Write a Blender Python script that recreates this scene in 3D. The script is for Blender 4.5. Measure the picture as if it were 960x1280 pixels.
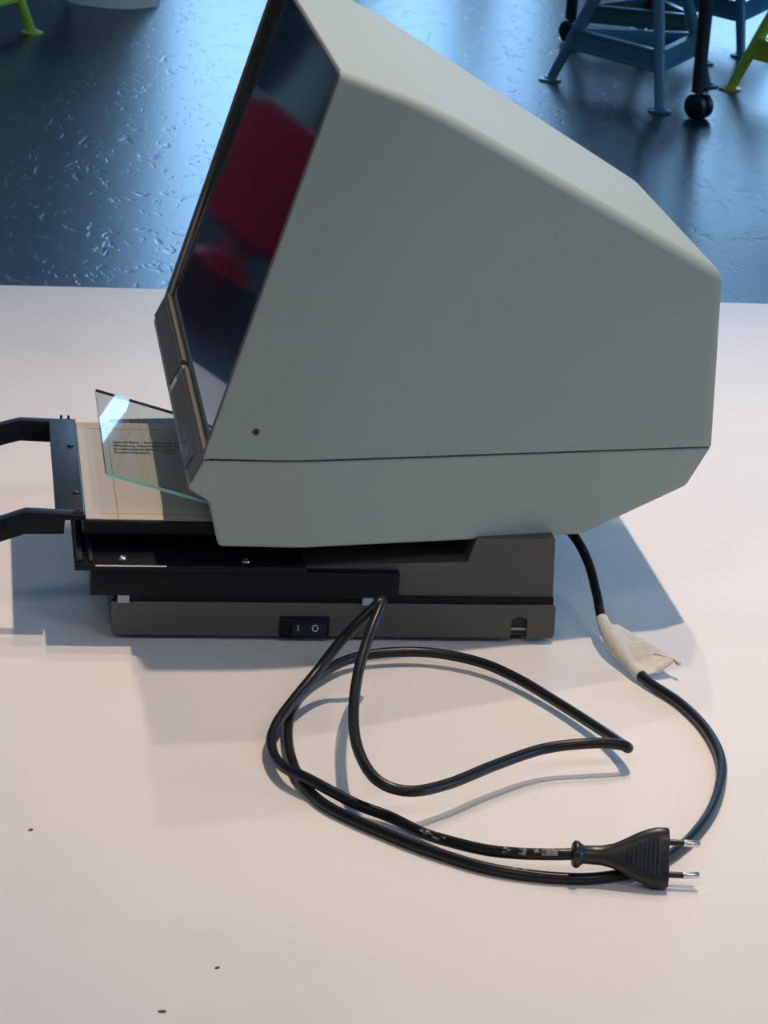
import bpy, bmesh, math, random
from mathutils import Vector, Matrix
random.seed(7)
scene = bpy.context.scene
for _o in list(bpy.data.objects):
    bpy.data.objects.remove(_o)
COL = scene.collection

# ------------------------------------------------------------------ camera
# world: X along the reader towards its back, Y away from the viewer, Z up, table top at Z = 0
F_PX, PITCH, ROLL, YAW = 3600.0, math.radians(19.2308), math.radians(3.8119), math.radians(8.8159)
CAM = Vector((-0.1012, -1.8348, 0.7436))
_R = Matrix(((math.cos(YAW), math.sin(YAW), 0), (-math.sin(YAW), math.cos(YAW), 0), (0, 0, 1)))
_right = _R @ Vector((math.cos(ROLL), math.sin(ROLL) * math.sin(PITCH), math.sin(ROLL) * math.cos(PITCH)))
_down = _R @ Vector((math.sin(ROLL), -math.cos(ROLL) * math.sin(PITCH), -math.cos(ROLL) * math.cos(PITCH)))
_fwd = _R @ Vector((0, math.cos(PITCH), -math.sin(PITCH)))
cam_data = bpy.data.cameras.new('camera')
cam = bpy.data.objects.new('camera', cam_data)
COL.objects.link(cam)
cam.matrix_world = Matrix.Translation(CAM) @ Matrix((_right, -_down, -_fwd)).transposed().to_4x4()
cam_data.sensor_fit = 'VERTICAL'
cam_data.sensor_height = 36.0
cam_data.lens = 36.0 * F_PX / 1280.0
cam_data.clip_start = 0.05
cam_data.clip_end = 200
cam_data.dof.use_dof = True
cam_data.dof.focus_distance = 1.86
cam_data.dof.aperture_fstop = 62.0
scene.camera = cam

# ------------------------------------------------------------------ world, exposure
FLOOR = -0.74
CEIL = 3.2
world = bpy.data.worlds.new('sky')
scene.world = world
world.use_nodes = True
_bg = world.node_tree.nodes['Background']
_bg.inputs['Color'].default_value = (0.30, 0.60, 1.0, 1)
_bg.inputs['Strength'].default_value = 6.6
scene.view_settings.view_transform = 'Standard'
scene.view_settings.look = 'None'
scene.view_settings.gamma = 1.0
scene.view_settings.use_curve_mapping = False
scene.view_settings.exposure = 0.0
LAMP_W = 72.0
LAMP_COL = (1.0, 0.78, 0.61)

def at(x, y, z):
    """point of the place at height z that lies under pixel (x, y) of the 960x1280 photograph"""
    d = _fwd + _right * ((x - 480) / F_PX) + _down * ((y - 640) / F_PX)
    return CAM + d * ((z - CAM.z) / d.z)

def at_y(x, y, Y):
    d = _fwd + _right * ((x - 480) / F_PX) + _down * ((y - 640) / F_PX)
    return CAM + d * ((Y - CAM.y) / d.y)

# ------------------------------------------------------------------ materials
def mat(name, col, rough=0.5, metal=0.0, spec=0.5, noise=None, bump=None, coat=0.0):
    """noise=(scale, amount, second colour) ; bump=(scale, strength, distance)"""
    m = bpy.data.materials.new(name)
    m.use_nodes = True
    nt = m.node_tree
    b = nt.nodes['Principled BSDF']
    b.inputs['Base Color'].default_value = (*col, 1)
    b.inputs['Roughness'].default_value = rough
    b.inputs['Metallic'].default_value = metal
    b.inputs['Specular IOR Level'].default_value = spec
    b.inputs['Coat Weight'].default_value = coat
    tc = nt.nodes.new('ShaderNodeTexCoord')
    if noise:
        n = nt.nodes.new('ShaderNodeTexNoise')
        n.inputs['Scale'].default_value = noise[0]
        n.inputs['Detail'].default_value = 5
        nt.links.new(tc.outputs['Object'], n.inputs['Vector'])
        r = nt.nodes.new('ShaderNodeValToRGB')
        r.color_ramp.elements[0].position = 0.5 - noise[1]
        r.color_ramp.elements[1].position = 0.5 + noise[1]
        r.color_ramp.elements[0].color = (*noise[2], 1)
        r.color_ramp.elements[1].color = (*col, 1)
        nt.links.new(n.outputs['Fac'], r.inputs['Fac'])
        nt.links.new(r.outputs['Color'], b.inputs['Base Color'])
    if bump:
        n2 = nt.nodes.new('ShaderNodeTexNoise')
        n2.inputs['Scale'].default_value = bump[0]
        n2.inputs['Detail'].default_value = 3
        nt.links.new(tc.outputs['Object'], n2.inputs['Vector'])
        bp = nt.nodes.new('ShaderNodeBump')
        bp.inputs['Strength'].default_value = bump[1]
        bp.inputs['Distance'].default_value = bump[2]
        nt.links.new(n2.outputs['Fac'], bp.inputs['Height'])
        nt.links.new(bp.outputs['Normal'], b.inputs['Normal'])
    return m

M = {}
M['paint'] = mat('pebble_grey_paint', (0.285, 0.335, 0.305), 0.58, spec=0.2, noise=(9, 0.4, (0.272, 0.322, 0.292)), bump=(1400, 0.25, 0.0004))
M['paint_low'] = mat('pebble_grey_pan', (0.315, 0.355, 0.32), 0.58, spec=0.2, noise=(12, 0.4, (0.30, 0.34, 0.305)), bump=(1400, 0.25, 0.0004))
M['taupe'] = mat('taupe_paint', (0.074, 0.071, 0.061), 0.5, bump=(1200, 0.2, 0.0003))
M['rim'] = mat('worn_rim', (0.20, 0.175, 0.145), 0.5)
M['rim_dark'] = mat('brown_rim', (0.12, 0.108, 0.094), 0.5)
M['rubber_worn'] = mat('scuffed_rubber', (0.02, 0.02, 0.02), 0.45, noise=(300, 0.1, (0.26, 0.25, 0.24)))
M['lining'] = mat('dark_lining', (0.035, 0.035, 0.036), 0.5)
M['screen'] = mat('dark_screen', (0.012, 0.02, 0.032), 0.045, spec=1.0)
M['ledge'] = mat('ledge_grey', (0.20, 0.21, 0.22), 0.5)
M['black'] = mat('black_enamel', (0.003, 0.005, 0.009), 0.5, spec=0.2, bump=(900, 0.15, 0.0002))
M['blue_black'] = mat('black_anodised_plate', (0.010, 0.016, 0.023), 0.5, spec=0.3)
M['steel'] = mat('bright_steel', (0.72, 0.70, 0.67), 0.22, metal=1.0)
M['grey_plastic'] = mat('grey_spacer', (0.30, 0.36, 0.38), 0.6)
M['white_print'] = mat('white_print', (0.75, 0.78, 0.80), 0.5)
M['black_print'] = mat('black_print', (0.02, 0.02, 0.02), 0.6)
M['card'] = mat('beige_card', (0.46, 0.405, 0.35), 0.5, noise=(25, 0.4, (0.435, 0.38, 0.33)))
M['card_tape'] = mat('tan_tape', (0.50, 0.36, 0.27), 0.45)
M['card_pale'] = mat('pale_tape', (0.47, 0.43, 0.38), 0.4)
M['rubber'] = mat('black_rubber', (0.005, 0.006, 0.008), 0.34, spec=0.35)
M['plug'] = mat('plug_plastic', (0.010, 0.010, 0.010), 0.36)
M['paper'] = mat('masking_tape', (0.66, 0.63, 0.58), 0.6, noise=(160, 0.25, (0.52, 0.50, 0.46)), bump=(260, 0.4, 0.001))
M['badge'] = mat('badge_plate', (0.045, 0.05, 0.055), 0.4)
M['crumb'] = mat('crumb', (0.12, 0.07, 0.03), 0.8)
M['teal'] = mat('teal_lacquer', (0.07, 0.21, 0.31), 0.28)
M['dark_green'] = mat('dark_green_lacquer', (0.03, 0.12, 0.13), 0.3)
M['blue'] = mat('blue_lacquer', (0.05, 0.20, 0.36), 0.28)
M['lime'] = mat('lime_lacquer', (0.42, 0.62, 0.05), 0.32)
M['castor'] = mat('castor_black', (0.008, 0.008, 0.010), 0.45)
M['white_plastic'] = mat('white_plastic', (0.72, 0.76, 0.70), 0.4)
M['red'] = mat('red_plastic', (0.75, 0.02, 0.05), 0.4)
M['wood'] = mat('pale_wood', (0.30, 0.22, 0.15), 0.5, noise=(14, 0.3, (0.24, 0.17, 0.11)))
M['wall'] = mat('wall_paint', (0.62, 0.60, 0.57), 0.8)
M['wall_dark'] = mat('wall_far_paint', (0.10, 0.11, 0.12), 0.7)
M['ceiling'] = mat('ceiling_paint', (0.72, 0.70, 0.67), 0.9)
M['lamp_metal'] = mat('lamp_housing', (0.05, 0.05, 0.05), 0.4)
M['frame'] = mat('window_frame', (0.08, 0.09, 0.10), 0.5)

def table_material():
    m = mat('white_laminate', (0.74, 0.72, 0.70), 0.42, spec=0.35)
    nt = m.node_tree
    b = nt.nodes['Principled BSDF']
    tc = [n for n in nt.nodes if n.type == 'TEX_COORD'][0]
    n = nt.nodes.new('ShaderNodeTexNoise')
    n.inputs['Scale'].default_value = 5.5
    n.inputs['Detail'].default_value = 4
    r = nt.nodes.new('ShaderNodeValToRGB')
    r.color_ramp.elements[0].position = 0.30
    r.color_ramp.elements[1].position = 0.5
    r.color_ramp.elements[0].color = (0.70, 0.68, 0.66, 1)
    r.color_ramp.elements[1].color = (0.74, 0.72, 0.70, 1)
    nt.links.new(tc.outputs['Object'], n.inputs['Vector'])
    nt.links.new(n.outputs['Fac'], r.inputs['Fac'])
    nt.links.new(r.outputs['Color'], b.inputs['Base Color'])
    return m
M['table'] = table_material()

def floor_material():
    m = mat('slate_blue_linoleum', (0.016, 0.026, 0.036), 0.30, spec=0.5)
    nt = m.node_tree
    b = nt.nodes['Principled BSDF']
    tc = [n for n in nt.nodes if n.type == 'TEX_COORD'][0]
    mp = nt.nodes.new('ShaderNodeMapping')
    mp.inputs['Scale'].default_value = (1.0, 0.55, 1.0)
    nt.links.new(tc.outputs['Object'], mp.inputs['Vector'])
    big = nt.nodes.new('ShaderNodeTexNoise')
    big.inputs['Scale'].default_value = 24
    big.inputs['Detail'].default_value = 2.5
    big.inputs['Roughness'].default_value = 0.6
    big.inputs['Distortion'].default_value = 1.2
    nt.links.new(mp.outputs['Vector'], big.inputs['Vector'])
    rp = nt.nodes.new('ShaderNodeValToRGB')           # sparse pits of the hammered relief
    rp.color_ramp.interpolation = 'EASE'
    rp.color_ramp.elements[0].position = 0.30
    rp.color_ramp.elements[1].position = 0.44
    nt.links.new(big.outputs['Fac'], rp.inputs['Fac'])
    fine = nt.nodes.new('ShaderNodeTexNoise')
    fine.inputs['Scale'].default_value = 70
    fine.inputs['Detail'].default_value = 2
    nt.links.new(mp.outputs['Vector'], fine.inputs['Vector'])
    add = nt.nodes.new('ShaderNodeMath')
    add.operation = 'MULTIPLY_ADD'
    add.inputs[1].default_value = 0.12
    nt.links.new(fine.outputs['Fac'], add.inputs[0])
    nt.links.new(rp.outputs['Color'], add.inputs[2])
    bp = nt.nodes.new('ShaderNodeBump')
    bp.inputs['Strength'].default_value = 0.19
    bp.inputs['Distance'].default_value = 0.003
    nt.links.new(add.outputs[0], bp.inputs['Height'])
    nt.links.new(bp.outputs['Normal'], b.inputs['Normal'])
    return m
M['floor'] = floor_material()

def glass_material():
    m = bpy.data.materials.new('clear_glass')
    m.use_nodes = True
    nt = m.node_tree
    nt.nodes.clear()
    out = nt.nodes.new('ShaderNodeOutputMaterial')
    mix = nt.nodes.new('ShaderNodeMixShader')
    tr = nt.nodes.new('ShaderNodeBsdfTransparent')
    tr.inputs['Color'].default_value = (0.90, 0.94, 0.93, 1)
    gl = nt.nodes.new('ShaderNodeBsdfGlossy')
    gl.inputs['Roughness'].default_value = 0.0
    fr = nt.nodes.new('ShaderNodeFresnel')
    fr.inputs['IOR'].default_value = 1.5
    geo = nt.nodes.new('ShaderNodeNewGeometry')
    inv = nt.nodes.new('ShaderNodeMath'); inv.operation = 'SUBTRACT'; inv.inputs[0].default_value = 1.0
    mul = nt.nodes.new('ShaderNodeMath'); mul.operation = 'MULTIPLY'
    nt.links.new(geo.outputs['Backfacing'], inv.inputs[1])
    nt.links.new(fr.outputs[0], mul.inputs[0]); nt.links.new(inv.outputs[0], mul.inputs[1])
    nt.links.new(mul.outputs[0], mix.inputs[0])
    nt.links.new(tr.outputs[0], mix.inputs[1])
    nt.links.new(gl.outputs[0], mix.inputs[2])
    nt.links.new(mix.outputs[0], out.inputs['Surface'])
    return m
M['glass'] = glass_material()
M['glass_edge'] = mat('lit_glass_edge', (0.18, 0.80, 0.70), 0.12, spec=0.8)  # light conducted to the near edge, painted as a bright teal colour
M['glass_edge_dark'] = mat('dark_glass_edge', (0.02, 0.035, 0.04), 0.15, spec=0.6)

# ------------------------------------------------------------------ mesh helpers
def link(name, me, material=None, parent=None):
    o = bpy.data.objects.new(name, me)
    COL.objects.link(o)
    if material is not None:
        if isinstance(material, (list, tuple)):
            for x in material:
                me.materials.append(M[x])
        else:
            me.materials.append(M[material])
    if parent is not None:
        o.parent = parent
        o.matrix_parent_inverse = parent.matrix_world.inverted() if False else Matrix.Identity(4)
    return o

def from_bm(name, bm, material=None, parent=None, smooth=False, angle=None):
    bmesh.ops.recalc_face_normals(bm, faces=bm.faces)
    me = bpy.data.meshes.new(name)
    bm.to_mesh(me)
    bm.free()
    if smooth:
        for p in me.polygons:
            p.use_smooth = True
        if angle is not None:
            me.set_sharp_from_angle(angle=math.radians(angle))
    return link(name, me, material, parent)

def add_box(bm, lo, hi, bev=0.0, seg=2):
    g = bmesh.ops.create_cube(bm, size=1.0)
    vs = g['verts']
    for v in vs:
        v.co = Vector([lo[i] + (v.co[i] + 0.5) * (hi[i] - lo[i]) for i in range(3)])
    if bev > 0:
        es = list({e for v in vs for e in v.link_edges})
        bmesh.ops.bevel(bm, geom=es, offset=bev, segments=seg, affect='EDGES', profile=0.5)

def box(name, lo, hi, material, parent=None, bev=0.0, seg=2):
    bm = bmesh.new()
    add_box(bm, lo, hi, bev, seg)
    return from_bm(name, bm, material, parent, smooth=bev > 0, angle=40)

def add_prism(bm, pts, axis, a, b):
    """polygon pts (2-D) extruded along axis from a to b; 2-D axes are the other two in order"""
    def mk(p, t):
        if axis == 0: return (t, p[0], p[1])
        if axis == 1: return (p[0], t, p[1])
        return (p[0], p[1], t)
    va = [bm.verts.new(mk(p, a)) for p in pts]
    vb = [bm.verts.new(mk(p, b)) for p in pts]
    n = len(pts)
    fs = [bm.faces.new(va), bm.faces.new(list(reversed(vb)))]
    for i in range(n):
        fs.append(bm.faces.new((va[i], vb[i], vb[(i + 1) % n], va[(i + 1) % n])))
    return fs

def prism(name, pts, axis, a, b, material, parent=None, bev=0.0):
    bm = bmesh.new()
    add_prism(bm, pts, axis, a, b)
    bmesh.ops.recalc_face_normals(bm, faces=bm.faces)
    if bev > 0:
        bmesh.ops.bevel(bm, geom=list(bm.edges), offset=bev, segments=2, affect='EDGES', profile=0.5)
    return from_bm(name, bm, material, parent, smooth=bev > 0, angle=40)

def add_tube(bm, pts, rad, sides=12, cap=True):
    pts = [Vector(p) for p in pts]
    rads = rad if isinstance(rad, (list, tuple)) else [rad] * len(pts)
    t0 = (pts[1] - pts[0]).normalized()
    up = Vector((0, 0, 1)) if abs(t0.z) < 0.9 else Vector((1, 0, 0))
    nrm = (up - t0 * up.dot(t0)).normalized()
    rings = []
    for i, p in enumerate(pts):
        if i == 0: t = t0
        elif i == len(pts) - 1: t = (pts[i] - pts[i - 1]).normalized()
        else: t = (pts[i + 1] - pts[i - 1]).normalized()
        nrm = (nrm - t * nrm.dot(t)).normalized()
        bn = t.cross(nrm)
        rings.append([bm.verts.new(p + (nrm * math.cos(2 * math.pi * k / sides) + bn * math.sin(2 * math.pi * k / sides)) * rads[i]) for k in range(sides)])
    for a, b in zip(rings, rings[1:]):
        for k in range(sides):
            bm.faces.new((a[k], a[(k + 1) % sides], b[(k + 1) % sides], b[k]))
    if cap:
        bm.faces.new(list(reversed(rings[0])))
        bm.faces.new(rings[-1])

def tube(name, pts, rad, material, parent=None, sides=12):
    bm = bmesh.new()
    add_tube(bm, pts, rad, sides)
    return from_bm(name, bm, material, parent, smooth=True, angle=50)

def lathe(name, prof, material, parent=None, sides=24, mtx=None):
    """prof: (radius, height) pairs about Z"""
    bm = bmesh.new()
    rings = []
    for r, z in prof:
        if r <= 1e-6:
            rings.append([bm.verts.new((0, 0, z))])
        else:
            rings.append([bm.verts.new((r * math.cos(2 * math.pi * k / sides), r * math.sin(2 * math.pi * k / sides), z)) for k in range(sides)])
    for a, b in zip(rings, rings[1:]):
        for k in range(sides):
            q = [a[k % len(a)], a[(k + 1) % len(a)], b[(k + 1) % len(b)], b[k % len(b)]]
            q = list(dict.fromkeys(q))
            if len(q) > 2:
                bm.faces.new(q)
    for r in (rings[0], rings[-1]):
        if len(r) > 2:
            bm.faces.new(r)
    if mtx is not None:
        bmesh.ops.transform(bm, matrix=mtx, verts=bm.verts)
    return from_bm(name, bm, material, parent, smooth=True, angle=35)

def catmull(pts, sub=10):
    pts = [Vector(p) for p in pts]
    P = [pts[0] * 2 - pts[1]] + pts + [pts[-1] * 2 - pts[-2]]
    out = []
    for i in range(1, len(P) - 2):
        p0, p1, p2, p3 = P[i - 1:i + 3]
        for k in range(sub):
            t = k / sub
            out.append(0.5 * (2 * p1 + (p2 - p0) * t + (2 * p0 - 5 * p1 + 4 * p2 - p3) * t * t + (3 * p1 - p0 - 3 * p2 + p3) * t ** 3))
    out.append(pts[-1])
    return out

def empty(name, loc=(0, 0, 0), rotz=0.0):
    o = bpy.data.objects.new(name, None)
    o.empty_display_size = 0.05
    COL.objects.link(o)
    o.location = loc
    o.rotation_euler = (0, 0, rotz)
    return o

def tag(o, label, cat, group=None):
    o['label'] = label
    o['category'] = cat
    if group:
        o['group'] = group
    return o

def struct(o):
    o['kind'] = 'structure'
    return o

def text_mesh(name, body, size, material, parent, mtx, thick=0.0):
    cu = bpy.data.curves.new(name, 'FONT')
    cu.body = body
    cu.size = size
    cu.extrude = thick
    cu.resolution_u = 2
    cu.offset = 0.025
    tmp = bpy.data.objects.new(name + '_tmp', cu)
    COL.objects.link(tmp)
    bpy.context.view_layer.update()
    me = bpy.data.meshes.new_from_object(tmp.evaluated_get(bpy.context.evaluated_depsgraph_get()))
    bpy.data.objects.remove(tmp)
    me.transform(mtx)
    me.name = name
    me.materials.clear()
    return link(name, me, material, parent)

# ------------------------------------------------------------------ the room
RX0, RX1, RY0, RY1 = -4.5, 6.5, -5.0, 10.5
WT = 0.25
struct(box('floor', (RX0 - WT, RY0 - WT, FLOOR - 0.1), (RX1 + WT, RY1 + WT, FLOOR), 'floor'))
struct(box('ceiling', (RX0 - WT, RY0 - WT, CEIL), (RX1 + WT, RY1 + WT, CEIL + 0.2), 'ceiling'))

def wall_with_openings(name, axis, lo, hi, a0, a1, openings, material):
    """wall slab between lo..hi on its thin axis, a0..a1 along, openings (s0, s1, z0, z1) sorted and not overlapping"""
    bm = bmesh.new()
    def slab(s0, s1, z0, z1):
        if s1 - s0 < 1e-5 or z1 - z0 < 1e-5: return
        if axis == 1: add_box(bm, (s0, lo, z0), (s1, hi, z1))
        else: add_box(bm, (lo, s0, z0), (hi, s1, z1))
    s = a0
    for (s0, s1, z0, z1) in openings:
        slab(s, s0, FLOOR, CEIL)
        slab(s0, s1, FLOOR, z0)
        slab(s0, s1, z1, CEIL)
        s = s1
    slab(s, a1, FLOOR, CEIL)
    return struct(from_bm(name, bm, material))

WIN_N = [0]
def window(axis, lo, hi, s0, s1, z0, z1, cols=2, rows=2, inward=1):
    """frame with bars in the opening, plus a light portal so that the sky is sampled well"""
    WIN_N[0] += 1
    w = struct(empty('window_%d' % WIN_N[0]))
    mid = (lo + hi) / 2
    t = 0.05
    def bar(nm, a, b, c, d):
        if axis == 1: box(nm, (a, mid - 0.03, c), (b, mid + 0.03, d), 'frame', w)
        else: box(nm, (mid - 0.03, a, c), (mid + 0.03, b, d), 'frame', w)
    bar('jamb', s0, s0 + t, z0, z1)
    bar('jamb', s1 - t, s1, z0, z1)
    bar('sill', s0 + t, s1 - t, z0, z0 + t)
    bar('head', s0 + t, s1 - t, z1 - t, z1)
    for k in range(1, cols):
        c = s0 + (s1 - s0) * k / cols
        bar('mullion', c - 0.025, c + 0.025, z0 + t, z1 - t)
    ld = bpy.data.lights.new('window_portal', 'AREA')
    ld.shape = 'RECTANGLE'
    ld.size = s1 - s0
    ld.size_y = z1 - z0
    ld.cycles.is_portal = True
    lo_ = bpy.data.objects.new('window_portal', ld)
    COL.objects.link(lo_)
    lo_.parent = w
    c, cz = (s0 + s1) / 2, (z0 + z1) / 2
    d = Vector((0, -inward, 0)) if axis == 1 else Vector((-inward, 0, 0))
    lo_.location = (c, hi if inward > 0 else lo, cz) if axis == 1 else ((hi if inward > 0 else lo), c, cz)
    lo_.rotation_euler = d.to_track_quat('-Z', 'Z').to_euler()

far_open = [(-4.2, -0.1, 2.3, 3.1), (0.70, 1.40, -0.35, 2.9), (1.55, 2.05, -0.35, 2.9), (2.147, 2.28, -0.35, 2.80), (2.28, 2.395, -0.35, 2.62), (2.9, 4.3, -0.35, 2.9), (4.6, 6.3, 2.3, 3.1)]
wall_with_openings('wall_far', 1, RY1, RY1 + WT, RX0, RX1, far_open, 'wall_dark')
window(1, RY1, RY1 + WT, -4.2, -0.1, 2.3, 3.1, 5)  # high window added out of view for more blue light on table and hood
window(1, RY1, RY1 + WT, 4.6, 6.3, 2.3, 3.1, 2)  # second unseen high window, added for the same blue light
window(1, RY1, RY1 + WT, 0.70, 1.40, -0.35, 2.9, 1)
window(1, RY1, RY1 + WT, 1.55, 2.05, -0.35, 2.9, 1)
window(1, RY1, RY1 + WT, 2.9, 4.3, -0.35, 2.9, 2)
right_open = [(-3.4, -0.8, 0.2, 2.4), (1.2, 2.6, 0.2, 2.4), (4.6, 6.0, 0.2, 2.4)]
wall_with_openings('wall_right', 0, RX1, RX1 + WT, RY0, RY1, right_open, 'wall')
for (a, b, c, d) in right_open:
    window(0, RX1, RX1 + WT, a, b, c, d, 3)
struct(box('wall_left', (RX0 - WT, RY0, FLOOR), (RX0, RY1, CEIL), 'wall'))
struct(box('wall_near', (RX0, RY0 - WT, FLOOR), (RX1, RY0, CEIL), 'wall'))

# ------------------------------------------------------------------ ceiling spotlights (the lamps that light the table)
def spot(loc, target, watts, label):
    L = Vector(loc)
    d = (Vector(target) - L).normalized()
    t = tag(empty('ceiling_spotlight', loc), label, 'lamp', 'ceiling spotlights')
    q = d.to_track_quat('-Z', 'Y').to_matrix().to_4x4()
    lathe('lamp_housing', [(0.022, 0.16), (0.05, 0.15), (0.055, 0.10), (0.055, 0.005), (0.051, 0.005), (0.051, 0.09), (0.02, 0.10)], 'lamp_metal', t, 20, q)
    tube('stem', [q @ Vector((0, 0, 0.15)), Vector((0, 0, 0.24)), Vector((0, 0, CEIL - loc[2]))], 0.009, 'lamp_metal', t, 10)
    ld = bpy.data.lights.new('lamp_bulb', 'SPOT')
    ld.energy = watts
    ld.color = LAMP_COL
    ld.spot_size = math.radians(84)
    ld.spot_blend = 1.0
    ld.shadow_soft_size = 0.016
    lo = bpy.data.objects.new('lamp_bulb', ld)
    COL.objects.link(lo)
    lo.parent = t
    lo.location = d * 0.0
    lo.rotation_euler = d.to_track_quat('-Z', 'Y').to_euler()
    return t
spot((0.51, 0.10, 1.75), (0.50, 0.10, 0), LAMP_W * 1.05, 'black ceiling spotlight directly above the reader')
spot((0.49, 0.48, 1.66), (0.50, 0.10, 0), LAMP_W * 0.32, 'black ceiling spotlight above the middle of the white table')
spot((0.50, 0.86, 1.66), (0.50, 0.10, 0), LAMP_W * 0.26, 'black ceiling spotlight above the far edge of the white table')

def fill_panel(x, y, watts, label):  # unseen panels added behind the viewer to lift the reader's near side
    t = tag(empty('added_fill_panel', (x, y, CEIL)), label, 'lamp', 'added fill panels')
    box('fill_panel_housing', (-.62, -.32, -.05), (.62, .32, 0), 'white_plastic', t, .004)
    ld = bpy.data.lights.new('lamp_bulb', 'AREA')
    ld.shape = 'RECTANGLE'; ld.size = 1.2; ld.size_y = .6
    ld.energy = watts
    ld.color = (1.0, 0.94, 0.88)
    lo = bpy.data.objects.new('lamp_bulb', ld)
    COL.objects.link(lo)
    lo.parent = t
    lo.location = (0, 0, -.056)
fill_panel(-1.3, -2.9, 25, 'added white fill panel behind the viewer on the left')
fill_panel(1.7, -2.9, 25, 'added white fill panel behind the viewer on the right')

# ------------------------------------------------------------------ white table
table = tag(empty('work_table', (0.3, 0.1, FLOOR)), 'large white laminate table that carries the reader', 'table')
def tb(name, lo, hi, m, bev=0.0):
    o = Vector((0.3, 0.1, FLOOR))
    return box(name, Vector(lo) - o, Vector(hi) - o, m, table, bev)
bm = bmesh.new()
add_prism(bm, [(-0.75, -0.80), (1.25, -0.80), (1.25, 0.935), (-0.75, 0.9185)], 2, -0.028, 0.0)
bmesh.ops.transform(bm, matrix=Matrix.Translation((-0.3, -0.1, -FLOOR)), verts=bm.verts)
bmesh.ops.bevel(bm, geom=list(bm.edges), offset=0.002, segments=2, affect='EDGES')
from_bm('tabletop', bm, 'table', table, True, 40)
for x in (-0.68, 1.14):
    for y in (-0.73, 0.79):
        tb('leg', (x, y, FLOOR), (x + 0.05, y + 0.05, -0.028), 'steel', 0.003)
tb('apron', (-0.62, 0.80, -0.09), (1.13, 0.83, -0.028), 'steel')
tb('apron', (-0.62, -0.72, -0.09), (1.13, -0.69, -0.028), 'steel')

# ------------------------------------------------------------------ the microfiche reader
reader = tag(empty('microfiche_reader'), 'grey tabletop microfiche reader with slanted dark screen and hood', 'microfiche reader')
def farY(y):
    return 0.39 - (y + 0.02) * 1.4167

# hood
F0, F1 = Vector((.055, -.02, .1378)), Vector((.133, -.02, .4015))
C0, C1 = Vector((.1187, -.02, .1376)), Vector((.198, -.02, .3795))
R0, R1 = Vector((.421, .045, .1322)), Vector((.4145, .04, .2610))
near = dict(F0=F0, F1=F1, C0=C0, C1=C1, R0=R0, R1=R1)
bm = bmesh.new()
vn = {k: bm.verts.new(v) for k, v in near.items()}
vf = {k: bm.verts.new((v.x, farY(v.y), v.z)) for k, v in near.items()}
for s in (vn, vf):
    bm.faces.new((s['F0'], s['C0'], s['C1'], s['F1']))
    bm.faces.new((s['C0'], s['R0'], s['R1'], s['C1']))
for a, b in (('F1', 'C1'), ('C1', 'R1'), ('R1', 'R0'), ('R0', 'C0'), ('C0', 'F0')):
    bm.faces.new((vn[a], vn[b], vf[b], vf[a]))
front = bm.faces.new((vn['F0'], vn['F1'], vf['F1'], vf['F0']))
bmesh.ops.recalc_face_normals(bm, faces=bm.faces)
lay = bm.edges.layers.float.new('bevel_weight_edge')
def wt(a, b, w):
    e = bm.edges.get((a, b))
    if e: e[lay] = w
for s in (vn, vf):
    wt(s['C0'], s['C1'], 1.0)
    wt(s['F1'], s['C1'], 0.30)
    wt(s['C1'], s['R1'], 0.36)
    wt(s['R1'], s['R0'], 0.36)
    wt(s['F0'], s['F1'], 0.12)
    wt(s['F0'], s['C0'], 0.06); wt(s['C0'], s['R0'], 0.06)
wt(vn['F1'], vf['F1'], 0.12)
wt(vn['C1'], vf['C1'], 1.0)
wt(vn['R1'], vf['R1'], 0.36)
n_front = front.normal.copy()
ri_ = bmesh.ops.inset_region(bm, faces=[front], thickness=0.0055, use_even_offset=True)
for f in ri_['faces']: f.material_index = 2
for v in front.verts:
    if v.co.z < .2: v.co -= (F1 - F0).normalized() * .0050
r = bmesh.ops.extrude_face_region(bm, geom=[front])
nv = [g for g in r['geom'] if isinstance(g, bmesh.types.BMVert)]
for v in nv: v.co -= n_front * (0.0115 if v.co.z > .25 else 0.0085)
bmesh.ops.delete(bm, geom=[front], context='FACES_ONLY') if front.is_valid else None
for f in bm.faces:
    c = f.calc_center_median()
    if (c - Vector((.094, .185, .2696))).dot(n_front) < -0.002 and (c - Vector((.094, .185, .2696))).dot(n_front) > -0.02 and abs(f.normal.dot(n_front)) < 0.5 and c.x < 0.16 and max((v.co - Vector((.094, .185, .2696))).dot(n_front) for v in f.verts) > -0.004 and min((v.co - Vector((.094, .185, .2696))).dot(n_front) for v in f.verts) > -0.018:
        f.material_index = 1
me = bpy.data.meshes.new('hood')
bmesh.ops.recalc_face_normals(bm, faces=bm.faces)
bm.to_mesh(me); bm.free()
for p in me.polygons: p.use_smooth = True
hood = link('hood', me, ['paint', 'lining', 'rim_dark'], reader)
bv = hood.modifiers.new('edge_rounding', 'BEVEL')
bv.limit_method = 'WEIGHT'; bv.width = 0.030; bv.segments = 5; bv.use_clamp_overlap = True
wn = hood.modifiers.new('even_shading', 'WEIGHTED_NORMAL')
wn.keep_sharp = False

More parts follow.
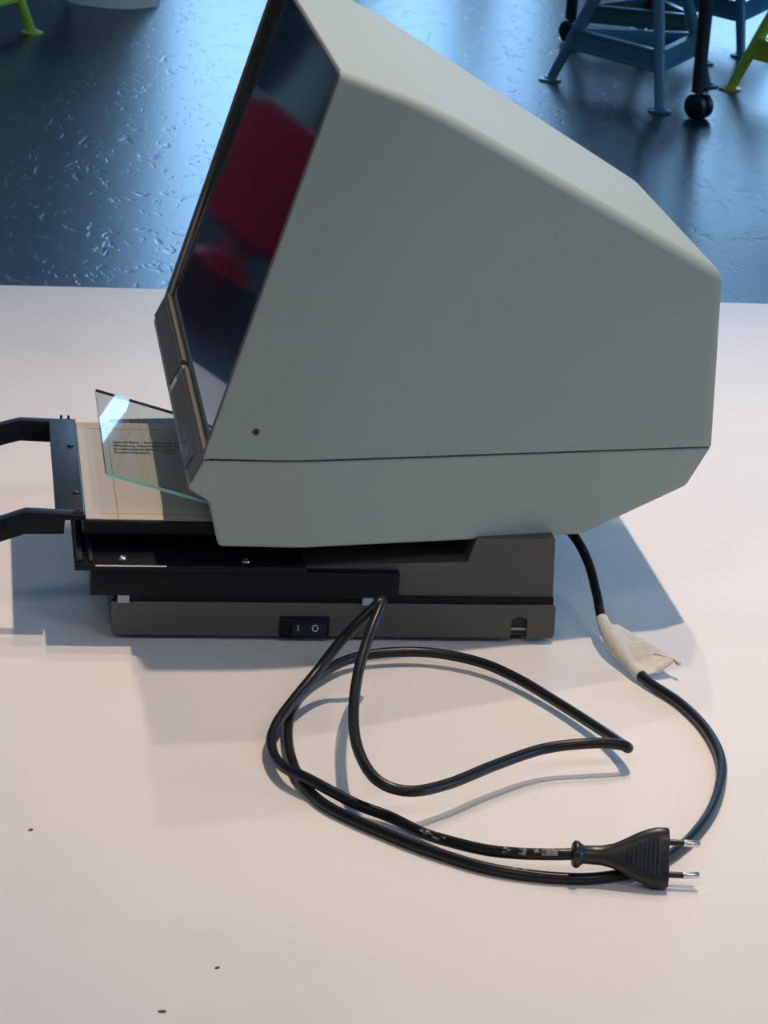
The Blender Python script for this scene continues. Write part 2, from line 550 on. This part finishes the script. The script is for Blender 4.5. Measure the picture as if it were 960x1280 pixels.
# frame of the screen plane: s = up the slope, n = out of the screen
s_dir = (F1 - F0).normalized()
n_dir = Vector((-s_dir.z, 0, s_dir.x))
S_LEN = (F1 - F0).length
def on_screen(s, y, n):
    return Vector((F0.x, 0, F0.z)) + s_dir * s + n_dir * n + Vector((0, y, 0))
def screen_slab(name, outline, n0, n1, material, parent):
    bm = bmesh.new()
    a = [bm.verts.new(on_screen(s, y, n0 - .012 * s)) for s, y in outline]
    b = [bm.verts.new(on_screen(s, y, n1 - .012 * s)) for s, y in outline]
    bm.faces.new(a); bm.faces.new(list(reversed(b)))
    for i in range(len(a)):
        j = (i + 1) % len(a)
        bm.faces.new((a[i], b[i], b[j], a[j]))
    return from_bm(name, bm, material, parent)
ol = [(S_LEN - .007, -.013), (S_LEN - .007, .383)]
for k in range(7):
    a = math.pi / 2 * k / 6
    ol.append((.012 + .030 * (1 - math.sin(a)), .383 - .030 * (1 - math.cos(a))))
for k in range(7):
    a = math.pi / 2 * (1 - k / 6)
    ol.append((.012 + .030 * (1 - math.sin(a)), -.013 + .030 * (1 - math.cos(a))))
screen = screen_slab('screen', ol, -.0078, -.0042, 'screen', hood)
screen_slab('screen_ledge', [(.001, -.0135), (.05, -.0135), (.05, .3835), (.001, .3835)], -.0080, -.0060, 'ledge', hood)
p = at_y(320, 540, -.02)
lathe('side_hole_shade', [(0, .0004), (.0021, .0004), (.0024, 0), (.0024, -.004)], 'black_print', hood, 16, Matrix.Translation((p.x, -.02, p.z)) @ Matrix.Rotation(math.pi / 2, 4, 'X'))  # black disc stands in for the shade inside the peg hole

# lower pan
PN = dict(P0=(.0562, -.0192, .1368), P1=(.0465, -.0192, .1165), P2=(.0615, -.0192, .1075), P3=(.0693, -.0192, .0757), P4=(.1246, -.0192, .0752),
          Q=(.1192, -.0192, .1366), P5=(.328, .0225, .0732), P6=(.404, .041, .1040), P7=(.420, .0455, .1312))
bm = bmesh.new()
vn = {k: bm.verts.new(v) for k, v in PN.items()}
vf = {k: bm.verts.new((v[0], farY(v[1]), v[2])) for k, v in PN.items()}
for s in (vn, vf):
    bm.faces.new([s[k] for k in ('P0', 'P1', 'P2', 'P3', 'P4', 'Q')])
    bm.faces.new([s[k] for k in ('Q', 'P4', 'P5', 'P6', 'P7')])
for a, b in (('P0', 'P1'), ('P1', 'P2'), ('P2', 'P3'), ('P3', 'P4'), ('P4', 'P5'), ('P5', 'P6'), ('P6', 'P7'), ('P7', 'Q'), ('Q', 'P0')):
    bm.faces.new((vn[a], vn[b], vf[b], vf[a]))
lay = bm.edges.layers.float.new('bevel_weight_edge')
for s in (vn, vf):
    for a, b in (('P0', 'P1'), ('P1', 'P2'), ('P2', 'P3'), ('P3', 'P4'), ('P4', 'P5'), ('P5', 'P6'), ('P6', 'P7')): wt(s[a], s[b], .2)
    wt(s['P4'], s['Q'], 1.0)
    wt(s['P0'], s['Q'], .08); wt(s['Q'], s['P7'], .08)
for k in ('P1', 'P2', 'P3', 'P5', 'P6'): wt(vn[k], vf[k], .2)
bmesh.ops.recalc_face_normals(bm, faces=bm.faces)
me = bpy.data.meshes.new('lower_pan')
bm.to_mesh(me); bm.free()
for p_ in me.polygons: p_.use_smooth = True
pan = link('lower_pan', me, 'paint_low', reader)
bv = pan.modifiers.new('edge_rounding', 'BEVEL')
bv.limit_method = 'WEIGHT'; bv.width = 0.015; bv.segments = 4; bv.use_clamp_overlap = True
pan.modifiers.new('even_shading', 'WEIGHTED_NORMAL')
# chin lips that hold the lower edge of the screen, with a notch between them
ch = (Vector((.0562, 0, .1368)) - Vector((.0465, 0, .1165))).normalized()
cn = Vector((-ch.z, 0, ch.x))
def chin_pt(t, y, n):
    return Vector((.0465, 0, .1165)) + ch * t + cn * n + Vector((0, y, 0))
def chin_slab(name, t0, t1, y0, y1, n0, n1, material, parent):
    bm = bmesh.new()
    a = [bm.verts.new(chin_pt(t, y, n0)) for t, y in ((t0, y0), (t1, y0), (t1, y1), (t0, y1))]
    b = [bm.verts.new(chin_pt(t, y, n1)) for t, y in ((t0, y0), (t1, y0), (t1, y1), (t0, y1))]
    bm.faces.new(a); bm.faces.new(list(reversed(b)))
    for i in range(4): bm.faces.new((a[i], b[i], b[(i + 1) % 4], a[(i + 1) % 4]))
    bmesh.ops.recalc_face_normals(bm, faces=bm.faces)
    return from_bm(name, bm, material, parent)
CL = .0225
for y0, y1 in ((-.0185, .182), (.200, .3895)):
    chin_slab('screen_lip', .006, CL + .0045, y0, y1, -.0035, .0012, 'taupe', pan)
    chin_slab('lip_edge', CL + .0045, CL + .0053, y0, y1, -.0035, .0012, 'rim', pan)
chin_slab('badge', .004, .016, .008, .046, .0012, .0018, 'badge', pan)
chin_slab('badge_field', .0052, .0148, .0105, .0435, .0018, .0020, 'taupe', pan)
chin_slab('badge_emblem', .0065, .0135, .020, .034, .0020, .0022, 'badge', pan)
chin_slab('badge_mark', .0095, .0160, .052, .066, .0012, .0016, 'badge', pan)

# base
base = prism('base_housing', [(.0015, .004), (.2782, .004), (.2782, .0160)] + [(.2839 - .0057 * math.cos(math.pi * k / 8), .0160 + .0042 * math.sin(math.pi * k / 8)) for k in range(1, 8)] + [(.2896, .0160), (.2896, .004), (.3075, .004), (.3092, .0065), (.3088, .0268), (.3075, .0288), (0.0, .0283), (.0005, .006)], 1, 0.0, .005, 'taupe', reader)
box('base_shell', (.0008, .005, .004), (.3084, .345, .0286), 'taupe', base, .0015)
box('slot_plate', (.277, .0040, .0045), (.291, .0049, .022), 'black_print', base)  # black plate stands in for the shade inside the cable slot
box('slot_bar', (.2784, .0022, .0092), (.2894, .0039, .0106), 'grey_plastic', base)
for x in (.022, .285):
    for y in (.02, .32):
        lathe('foot', [(0, 0), (.007, 0), (.008, .0045), (0, .0045)], 'rubber', base, 16, Matrix.Translation((x, y, 0)))
sw = box('power_switch', (.1159, -.0022, .0034), (.1504, .0004, .0188), 'black', base, .0008)
bm = bmesh.new()
add_prism(bm, [(-.0005, .0050), (-.0030, .0050), (-.0052, .0092), (-.0044, .0148), (-.0005, .0170)], 0, .1245, .1478)
from_bm('switch_rocker', bm, 'blue_black', base)
def on_rocker(x, z):
    t = (z - .0050) / (.0092 - .0050)
    return t
# marks on the rocker face (plane between (-.0052,.0092) and (-.0044,.0148))
rk0, rk1 = Vector((0, -.0053, .0092)), Vector((0, -.0045, .0148))
rdir = (rk1 - rk0).normalized()
def rocker_mark(name, pts2, wid):
    bm = bmesh.new()
    add_tube(bm, [Vector((x, 0, 0)) + rk0 + rdir * t for x, t in pts2], wid, 6)
    return from_bm(name, bm, 'white_print', base)
rocker_mark('mark_on', [(.1283, .0006), (.1283, .0048)], .00028)
rocker_mark('mark_off', [(.1401 + .0019 * math.cos(2 * math.pi * k / 16), .0027 + .0022 * math.sin(2 * math.pi * k / 16)) for k in range(17)], .00028)

body = prism('body_column', [(.012, .033), (.3068, .0312), (.3050, .0765), (.2500, .0765), (.2447, .0590), (.012, .0500)], 1, .0035, .340, 'taupe', reader)
box('groove_strip', (.010, .0015, .0286), (.3070, .335, .0335), 'black', body)
box('lens_block', (.150, .06, .052), (.238, .30, .0755), 'black', body)
# black guide rail in front of the base, on two small spacers
rail = box('guide_rail', (-.0148, -.0045, .0342), (.1968, .020, .0528), 'black', reader, .0008)
box('spacer', (.0040, -.0040, .0288), (.0118, .004, .0343), 'grey_plastic', rail)
box('spacer', (.1722, -.0040, .0288), (.1795, .004, .0343), 'grey_plastic', rail)
# cross slide plate
slide = box('slide_plate', (-.0260, -.0075, .0530), (.1315, .245, .0575), 'black', reader, .0008)
box('slide_ridge', (-.0245, -.003, .0575), (-.0205, .240, .0600), 'blue_black', slide, .0006)
box('slide_ridge', (-.0165, -.003, .0575), (-.0135, .240, .0592), 'blue_black', slide, .0006)
box('slide_edge', (-.0120, -.0080, .0567), (.0360, -.0070, .0578), 'steel', slide)
for q in ((152.5, 696), (307, 700)):
    p = at(q[0], q[1], .0585)
    lathe('screw', [(.0034, 0), (.0032, .0008), (.0016, .0015), (.0013, .0011), (0, .0011)], 'steel', slide, 14, Matrix.Translation((p.x, p.y, .0575)))
# sliding fiche tray with handle
tray = box('fiche_tray', (-.0200, .019, .0700), (.152, .2395, .0790), 'black', reader, .0006)
bar = box('tray_bar', (-.0385, .0225, .0790), (-.0192, .2360, .0828), 'blue_black', tray, .0008)
for q in ((88, 557), (95, 616)):
    p = at(q[0], q[1], .0832)
    lathe('screw', [(.0027, 0), (.0024, .0008), (.0012, .0013), (0, .0010)], 'black', bar, 12, Matrix.Translation((p.x, p.y, .0828)))
    lathe('screw_slot', [(.0011, 0), (.0009, .0004), (0, .0005)], 'steel', bar, 8, Matrix.Translation((p.x + .0004, p.y - .0004, .0838)))
box('bar_edge', (-.0196, .0235, .0824), (-.0188, .2350, .0834), 'steel', bar)
def arm(y0, y1, t0, t1, t2, b0, b1, b2, r0):
    Y = y0
    T0, T1, T2 = at_y(*t0, Y), at_y(*t1, Y), at_y(*t2, Y)
    B0, B1, B2 = at_y(*b0, Y), at_y(*b1, Y), at_y(*b2, Y)
    RR = at_y(*r0, Y)
    dT, dB = (T0 - T1).normalized(), (B0 - B1).normalized()
    e = .085
    pts = [(T2.x, T2.z), (T1.x, T1.z), (T0.x + dT.x * e, T0.z + dT.z * e), (B0.x + dT.x * e, B0.z + dT.z * e), (B1.x, B1.z), (B2.x, B2.z), (B2.x + .0004, RR.z), (RR.x, RR.z)]
    return prism('handle_arm', pts, 1, y0, y1, 'black', tray, .0007), Vector((T0.x + dT.x * e, 0, T0.z + dT.z * e))
a1, e1 = arm(.0125, .0235, (0, 651), (32, 640.5), (106, 644), (0, 676), (31, 668), (80, 668), (106, 651))
a2, e2 = arm(.2340, .2440, (0, 532), (25, 526), (93, 529), (0, 559), (25, 551), (63, 553), (93, 537))
box('handle_grip', (e1.x - .008, .0125, e1.z - .012), (e1.x + .006, .2440, e1.z), 'black', tray, .002)
for (qx, qy, Y0, dy) in ((98, 643.6, .0125, .0055), (86, 528.5, .2340, .005)):
    p = at_y(qx, qy, Y0)
    lathe('pivot_screw', [(.0038, -.001), (.0036, .0007), (.0015, .0008), (.0012, .0003), (0, .0003)], 'black', tray, 14, Matrix.Translation((p.x, Y0 + dy, p.z)))
tp_ = at_y(86, 528.5, .2340)
for x in (-.0065, -.0010):
    box('clip_tab', (tp_.x + x, .2400, tp_.z - .002), (tp_.x + x + .0018, .2432, tp_.z + .0032), 'black', tray, .0003)

# hinged cover glass over the tray, raised at the front
GA, GB = at_y(133, 590, .045), at_y(262, 627, .045)
gd = (GB - GA).normalized()
gn = Vector((-gd.z, 0, gd.x))
GL = .105
def gpt(u, y, n):
    return GA + gd * u + gn * n + Vector((0, y - .045, 0))
bm = bmesh.new()
co = [gpt(u, y, n) for n in (-.0022, 0.0) for u, y in ((0, .045), (GL, .045), (GL, .2386), (0, .2386))]
v = [bm.verts.new(c) for c in co]
fs = [bm.faces.new([v[i] for i in q]) for q in ((3, 2, 1, 0), (4, 5, 6, 7))]
for f in fs: f.material_index = 0
for i, (a, b) in enumerate(((0, 1), (1, 2), (2, 3), (3, 0))):
    f = bm.faces.new((v[a], v[b], v[b + 4], v[a + 4]))
    f.material_index = 1 if i == 0 else 2
glass = from_bm('cover_glass', bm, ['glass', 'glass_edge', 'glass_edge_dark'], reader)
glass['label'] = 'clear tilted glass plate with edge glow painted bright green'

# ------------------------------------------------------------------ microfiche lying in the tray
fiche = tag(empty('microfiche_card', (.05, .13, .0790)), 'beige microfiche card with printed header lying in the black tray under glass', 'microfiche')
FO = Vector((.05, .13, .0790))
def fb(name, lo, hi, m):
    return box(name, Vector(lo) - FO, Vector(hi) - FO, m, fiche)
fb('card', (-.0180, .0225, .0790), (.120, .2375, .0797), 'card')
fb('margin_strip', (-.0180, .0225, .0797), (-.0075, .2230, .0799), 'card_pale')
fb('top_strip', (-.0180, .2230, .0797), (.120, .2375, .07995), 'card_tape')
fb('film_edge', (.0040, .0235, .0797), (.0046, .2220, .0798), 'rim')
fb('film_edge', (-.0075, .0335, .0797), (.120, .0342, .0798), 'rim')
lines = ['Sparda-Bank - Berliner Bank 15', 'Mitteilung, Platz-Nummern 10', 'Kundenbestandsliste    10/18', 'Kontenübersicht        10/18']
for k, body_ in enumerate(lines):
    p = at(141 + 0.6 * k, 553.8 + 4.2 * k, .0799)
    sx = .0019 if k == 0 else .00175
    text_mesh('header_line', body_, 1.0, 'black_print', fiche, Matrix.Translation(p - FO) @ Matrix.Diagonal((.0039, .0070, 1, 1)))

# ------------------------------------------------------------------ power cable with plug
cable = tag(empty('power_cable', at(600, 900, 0)), 'black round power cable looped on the white table, ending in a flat two-pin plug', 'cable')
CO = at(600, 900, 0)
RC = .0035
pins_mid = at(835, 1073, .0165)
tail_x = at(714, 1067.5, .0165)
path = [Vector((.3085, .140, .058)), Vector((.322, .128, .058))]
for q in [(716, 668, .054), (735, 702, .040), (746, 742, .026), (754, 778, .016), (776, 815, .009), (806, 849, .0045), (850, 879, .0034),
          (884, 914, .0034), (902, 956, .0034), (893, 1005, .0034), (866, 1045, .0034), (830, 1074, .0034), (790, 1090, .0034), (740, 1098, .0034), (690, 1097, .0034),
          (640, 1091, .0035), (600, 1083, .0035), (560, 1071, .0035), (522, 1058, .0035), (487, 1044, .0035), (445, 1026, .0035), (406, 1006, .0035),
          (382, 984, .0035), (368, 960, .0035), (360, 930, .0036), (361, 900, .0040), (374, 868, .0050), (398, 845, .0068), (434, 825, .0085), (480, 816, .0095), (540, 816, .0095), (600, 828, .009),
          (650, 850, .008), (700, 880, .007), (752, 913, .0085), (776, 929, .0115), (785, 935, .0155), (775, 931, .019), (740, 929, .021), (680, 936, .020), (620, 956, .0195),
          (560, 980, .020), (510, 989, .022), (470, 974, .026), (447, 935, .030), (442, 890, .033), (448, 840, .041), (462, 792, .053), (474, 762, .0625), (478, 751, .0655),
          (470, 757, .0635), (448, 778, .053), (424, 804, .0395), (396, 840, .0245), (368, 874, .0155), (347, 903, .0105), (339, 926, .0078), (343, 946, .0082), (358, 961, .0102), (384, 973, .0112),
          (416, 990, .0095), (447, 1006, .0075), (487, 1021, .0055), (528, 1041, .0055), (570, 1054, .0075), (610, 1063, .010), (650, 1067, .0125), (688, 1068, .0155)]:
    path.append(at(*q))
path.append(tail_x + Vector((.004, 0, 0)))
pp = [q - CO for q in catmull(path, 8)]
cord = tube('cord', pp, RC, ['rubber', 'rubber_worn'], cable, 14)
for pl in cord.data.polygons:
    for (qx, qy, qz, rr) in ((650, 1067, .0125, .011), (682, 1068, .015, .008), (546, 1046, .006, .010)):
        if (pl.center + CO - at(qx, qy, qz)).length < rr and pl.normal.z > .1 and random.random() < .4: pl.material_index = 1
# plug: u along its length, w across (leaning on the cable), t through its thickness (towards the viewer)
u = (pins_mid - tail_x).normalized()
w = Vector((0, math.cos(math.radians(60)), math.sin(math.radians(60))))
w = (w - u * w.dot(u)).normalized()
t = w.cross(u).normalized()
if t.y > 0: t = -t
PL = (pins_mid - tail_x).length
k_ = PL / .0575
bm = bmesh.new()
secs = [(0, .0040, .0040), (.0006, .0066, .0066), (.002, .0080, .0080), (.0042, .0080, .0080), (.0058, .0064, .0062), (.0075, .0054, .0054), (.018, .0058, .0056), (.025, .0072, .0060), (.032, .0104, .0066),
        (.039, .0140, .0070), (.045, .0164, .0072), (.050, .0176, .0073), (.0560, .0178, .0073), (.0572, .0172, .0069), (.0575, .0160, .0060)]
rings = []
for (uu, a, b) in secs:
    ring = []
    ex = 1.0 if uu < .02 else 0.55
    for kk in range(28):
        th = 2 * math.pi * kk / 28
        cx, sx = math.cos(th), math.sin(th)
        ring.append(bm.verts.new(tail_x - CO + u * (uu * k_) + w * (a * math.copysign(abs(cx) ** ex, cx)) + t * (b * math.copysign(abs(sx) ** ex, sx))))
    rings.append(ring)
for a, b in zip(rings, rings[1:]):
    for kk in range(28):
        bm.faces.new((a[kk], a[(kk + 1) % 28], b[(kk + 1) % 28], b[kk]))
bm.faces.new(rings[0]); bm.faces.new(list(reversed(rings[-1])))
plug = from_bm('plug_body', bm, 'plug', cable, True, 50)
def pp3(uu, ww, tt):
    return tail_x - CO + u * (uu * k_) + w * ww + t * tt
for kk in range(9):
    uu = .0300 + .0026 * kk
    hw = min(.0022 + .0013 * kk, .0105)
    bt = .0064 + min(.0009, .00012 * kk)
    tube('grip_rib', [pp3(uu, -hw, bt), pp3(uu + .0003, 0, bt + .0001), pp3(uu, hw, bt)], .0006, 'plug', plug, 6)
for kk in range(4):
    ww = -.0095 + .0060 * kk
    tube('approval_mark', [pp3(.0548 + .0008 * math.cos(2 * math.pi * j / 8), ww + .0014 * math.sin(2 * math.pi * j / 8), .0074) for j in range(9)], .0002, 'rubber', plug, 5)
for (uu, ww) in ((.0118, .0026), (.0128, -.0030), (.0192, .0030), (.0192, -.0030)):
    tube('relief_hole', [pp3(uu, ww, .0046), pp3(uu, ww, .0053)], .0006, 'black_print', plug, 8)
for s in (-1, 1):
    b0 = pp3(.0570, s * .0093, 0)
    pin = tube('pin', [b0 + u * .0095, b0 + u * .0180 - w * s * .0004, b0 + u * .0190 - w * s * .0004], [.0020, .0020, .0014], 'steel', plug, 14)
    tube('pin_sleeve', [b0 - u * .001, b0 + u * .0098], .00185, 'plug', plug, 14)

# masking tape flag round the cable
i_a, i_b = None, None
def near_idx(pt):
    return min(range(len(pp)), key=lambda i: (pp[i] + CO - pt).length)
ia, ib = near_idx(at(753, 776, .016)), near_idx(at(804, 846, .0047))
seg = pp[ia:ib + 1]
bm = bmesh.new()
n_s = len(seg)
add_tube(bm, seg, [RC + .0009 + .0022 * math.sin(math.pi * min(1.0, i / (n_s - 1) * 1.15)) ** 2 for i in range(n_s)], 14, cap=True)
def flag_sheet(pts_a, pts_b, th):
    rows = []
    for a, b in zip(pts_a, pts_b):
        row = []
        for j in range(7):
            f = j / 6
            p_ = a.lerp(b, f) + Vector((0, 0, .0012 * math.sin(math.pi * f) + .0006 * math.sin(9 * f)))
            row.append(p_)
        rows.append(row)
    up = [[bm.verts.new(p_ + Vector((0, 0, th))) for p_ in r_] for r_ in rows]
    dn = [[bm.verts.new(p_) for p_ in r_] for r_ in rows]
    nr, nc = len(rows), 7
    for i in range(nr - 1):
        for j in range(nc - 1):
            bm.faces.new((up[i][j], up[i + 1][j], up[i + 1][j + 1], up[i][j + 1]))
            bm.faces.new((dn[i][j], dn[i][j + 1], dn[i + 1][j + 1], dn[i + 1][j]))
    for i in range(nr - 1):
        for j in (0, nc - 1):
            bm.faces.new((up[i][j], up[i + 1][j], dn[i + 1][j], dn[i][j]))
    for j in range(nc - 1):
        for i in (0, nr - 1):
            bm.faces.new((up[i][j], up[i][j + 1], dn[i][j + 1], dn[i][j]))
m_ = 9
A_ = [seg[int(2 + (n_s - 3) * i / (m_ - 1))] for i in range(m_)]
e0, e1_ = at(775, 783, .010) - CO, at(818, 842, .003) - CO
tip0, tip1 = at(845, 826, .012) - CO, at(823, 843, .004) - CO
B_ = []
for i in range(m_):
    f = i / (m_ - 1)
    if f < .75: B_.append(e0.lerp(tip0, f / .75))
    else: B_.append(tip0.lerp(tip1, (f - .75) / .25))
flag_sheet(A_, B_, .0005)
add_tube(bm, [tip0 + Vector((-.012, .012, .0)), tip0, tip0 + Vector((.0015, -.004, -.001))], .0016, 8)
tape = from_bm('paper_tape', bm, 'paper', cable, True, 45)
tape['label'] = 'folded cream paper tape wrapped round the cable'

# crumbs on the table
for (x, y, s, ang, lab) in ((38, 1038, .0022, .6, 'tiny dark crumb on the table at the far left of the plug'), (203, 1265, .0026, -.1, 'tiny brown crumb near the front edge of the view'), (272, 1210, .0018, .4, 'tiny pale crumb on the bare table below the cable loops')):
    p = at(x, y, 0)
    bm = bmesh.new()
    bmesh.ops.create_icosphere(bm, subdivisions=1, radius=1)
    for v_ in bm.verts: v_.co *= random.uniform(.75, 1.15)
    bmesh.ops.transform(bm, matrix=Matrix.Rotation(ang, 4, 'Z') @ Matrix.Diagonal((s, s * .55, .0006, 1)), verts=bm.verts)
    o = from_bm('crumb', bm, 'crumb')
    o.location = (p.x, p.y, .0004)
    tag(o, lab, 'crumb', 'crumbs on the table')

# ------------------------------------------------------------------ stools in the background
def make_stool(loc, rot, material, label, group='three-legged metal stools', size=1.0):
    t = tag(empty('metal_stool', (loc[0], loc[1], FLOOR), rot), label, 'stool', group)
    t.scale = (size, size, size)
    H, RB, RT = .46, .26, .055
    def legp(k, h):
        a = math.radians(-90 + 120 * k)
        r = RB + (RT - RB) * h / H
        return Vector((r * math.cos(a), r * math.sin(a), h))
    for k in range(3):
        leg = tube('leg', [legp(k, .008), legp(k, .10), legp(k, .18), legp(k, H)], [.0135, .0155, .0165, .014], material, t, 12)
        f = legp(k, 0)
        lathe('foot', [(0, 0), (.031, 0), (.032, .006), (.018, .0085), (.0155, .013), (0, .016)], material, leg, 18, Matrix.Translation(f))
    for k in range(3):
        a, b = legp(k, .125), legp((k + 1) % 3, .125)
        d = (b - a).normalized()
        nrm = Vector((0, 0, 1)).cross(d)
        bm = bmesh.new()
        # folded channel: upright web with flanges
        prof = [(-.010, .030), (.010, .030), (.010, .022), (.004, .018), (.004, -.018), (.010, -.022), (.010, -.030), (-.010, -.030)]
        ends = []
        for p_, grow in ((a, 1), (b, 1)):
            ends.append([bm.verts.new(p_ + nrm * (-x) + Vector((0, 0, z))) for x, z in prof])
        bm.faces.new(ends[0]); bm.faces.new(list(reversed(ends[1])))
        for i in range(len(prof)):
            j = (i + 1) % len(prof)
            bm.faces.new((ends[0][i], ends[1][i], ends[1][j], ends[0][j]))
        from_bm('stretcher', bm, material, t)
    lathe('seat', [(0, H - .01), (.11, H - .01), (.165, H + .004), (.170, H + .014), (.150, H + .020), (.06, H + .012), (0, H + .010)], material, t, 28)
    return t
f = at(823, 140, FLOOR)
make_stool((f.x + .003, f.y + .26), 0.0, 'teal', 'teal lacquered three-legged metal stool nearest the black castor leg')
make_stool((1.88, 6.53), math.radians(40), 'dark_green', 'dark green three-legged stool half hidden behind the teal stool', size=.88)
f = at(926, 71, FLOOR)
make_stool((f.x, f.y + .26), math.radians(0), 'blue', 'bright blue three-legged stool furthest to the right at the back')
f = at(912, 112, FLOOR)
make_stool((f.x + .225, f.y - .13), 0.0, 'lime', 'lime green three-legged stool at the right edge beside the castor leg')
f = at(40, 42, FLOOR)
make_stool((f.x - .225, f.y - .13), 0.0, 'lime', 'lime green three-legged stool cut off at the top left corner')

# black desk on castors
d1, d2 = at(711, 52, FLOOR), at(869, 147, FLOOR)
desk = tag(empty('castor_desk', (d2.x, d2.y, FLOOR)), 'dark table with thin black legs on castors behind the teal stool', 'table')
DO = Vector((d2.x, d2.y, FLOOR))
ddir = (d1 - d2); ddir.z = 0
dperp = Vector((1.25, .14, 0))
for base_pt in (Vector((0, 0, 0)), ddir, dperp, ddir + dperp):
    lg = tube('leg', [base_pt + Vector((0, 0, .068)), base_pt + Vector((0, 0, .715))], [.017, .024], 'castor', desk, 14)
    for sgn in (-1, 1):
        lathe('castor_wheel', [(0, -.009), (.024, -.012), (.033, -.008), (.033, .008), (.024, .012), (0, .009)], 'castor', lg, 20, Matrix.Translation(base_pt + Matrix.Rotation(.6, 3, 'Z') @ Vector((sgn * .014, -.008, .033))) @ Matrix.Rotation(.6, 4, 'Z') @ Matrix.Rotation(math.radians(90), 4, 'Y'))
    tube('castor_stem', [base_pt + Vector((0, 0, .028)), base_pt + Vector((0, 0, .074))], .007, 'steel', lg, 8)
bm = bmesh.new()
tp = [Vector((-.06, -.06, 0)), Vector((1.31, .08, 0)), ddir + dperp + Vector((.06, .06, 0)), ddir + Vector((-.06, .06, 0))]
add_prism(bm, [(p_.x, p_.y) for p_ in tp], 2, .715, .740)
from_bm('desk_top', bm, 'castor', desk)
pr = at(808, 69, FLOOR) - DO
tube('support_rod', [pr + Vector((0, 0, .0)), pr + Vector((0, 0, .72))], .0065, 'castor', desk, 10)

# white pedestal seats (one in view top left, two more seen in the dark screen)
def pedestal(loc, rot, label, sc=1.0):
    t = tag(empty('pedestal_stool', (loc[0], loc[1], FLOOR), rot), label, 'stool', 'white moulded pedestal stools')
    bm = bmesh.new()
    rows = []
    for i in range(8):
        h = .44 * i / 7
        r = (.150 - .055 * math.sin(math.pi * min(1, h / .44) * .8)) * sc
        ro, ri = [], []
        for k in range(31):
            a = math.radians(20 + 320 * k / 30)
            ro.append(bm.verts.new((r * math.cos(a), r * math.sin(a), h)))
            ri.append(bm.verts.new(((r - .012) * math.cos(a), (r - .012) * math.sin(a), h)))
        rows.append((ro, ri))
    for (o0, i0_), (o1, i1_) in zip(rows, rows[1:]):
        for k in range(30):
            bm.faces.new((o0[k], o0[k + 1], o1[k + 1], o1[k]))
            bm.faces.new((i0_[k], i1_[k], i1_[k + 1], i0_[k + 1]))
        for k in (0, 30):
            bm.faces.new((o0[k], o1[k], i1_[k], i0_[k]))
    for o_, i_ in (rows[0], rows[-1]):
        for k in range(30): bm.faces.new((o_[k], o_[k + 1], i_[k + 1], i_[k]))
    from_bm('pedestal_shell', bm, 'white_plastic', t, True, 45)
    lathe('seat', [(0, .44), (.14 * sc, .44), (.18 * sc, .455), (.185 * sc, .468), (.15 * sc, .472), (0, .462)], 'white_plastic', t, 28)
    return t
f = at(150, 11, FLOOR)
pedestal((f.x - .01, f.y + .15), math.radians(-5), 'white moulded pedestal cut off at the top edge beside the lime stool')
pedestal((-1.75, 9.1), 0, 'white round stool reflected highest in the dark screen')
pedestal((-1.95, 8.2), 0, 'white round stool reflected beside the rim of the dark screen')

# red moulded child's chair, seen reflected in the screen
rc = tag(empty('red_chair', (-1.20, 5.98, FLOOR), math.radians(200)), 'low red moulded chair reflected in the dark screen', 'chair')
lathe('pedestal', [(0, 0), (.085, 0), (.08, .012), (.045, .04), (.04, .10), (.06, .125), (0, .125)], 'red', rc, 24)
lathe('seat', [(0, .115), (.14, .115), (.19, .135), (.195, .165), (.17, .172), (.08, .155), (0, .152)], 'red', rc, 28)
bm = bmesh.new()
rows = []
for i in range(7):
    h = .15 + .33 * i / 6
    rr = .185 + .03 * i / 6
    half = 100 - 62 * (i / 6) ** 1.6
    ro, ri = [], []
    for k in range(17):
        a = math.radians(90 - half + 2 * half * k / 16)
        ro.append(bm.verts.new((rr * math.cos(a), rr * math.sin(a) + .02 * i / 6, h)))
        ri.append(bm.verts.new(((rr - .015) * math.cos(a), (rr - .015) * math.sin(a) + .02 * i / 6, h)))
    rows.append((ro, ri))
for (o0, i0_), (o1, i1_) in zip(rows, rows[1:]):
    for k in range(16):
        bm.faces.new((o0[k], o0[k + 1], o1[k + 1], o1[k]))
        bm.faces.new((i0_[k], i1_[k], i1_[k + 1], i0_[k + 1]))
    for k in (0, 16): bm.faces.new((o0[k], o1[k], i1_[k], i0_[k]))
for o_, i_ in (rows[0], rows[-1]):
    for k in range(16): bm.faces.new((o_[k], o_[k + 1], i_[k + 1], i_[k]))
from_bm('backrest', bm, 'red', rc, True, 45)
rc.scale = (1.15, 1.15, 1.0)

# low wooden bench behind it
bn = tag(empty('wooden_bench', (-1.75, 7.35, FLOOR), math.radians(-6)), 'low pale wooden bench reflected above the red chair in the screen', 'bench')
box('bench_top', (-.7, -.16, .27), (.7, .16, .31), 'wood', bn, .004)
for x in (-.6, .54):
    box('leg', (x, -.14, 0), (x + .06, -.08, .27), 'wood', bn)
    box('leg', (x, .08, 0), (x + .06, .14, .27), 'wood', bn)
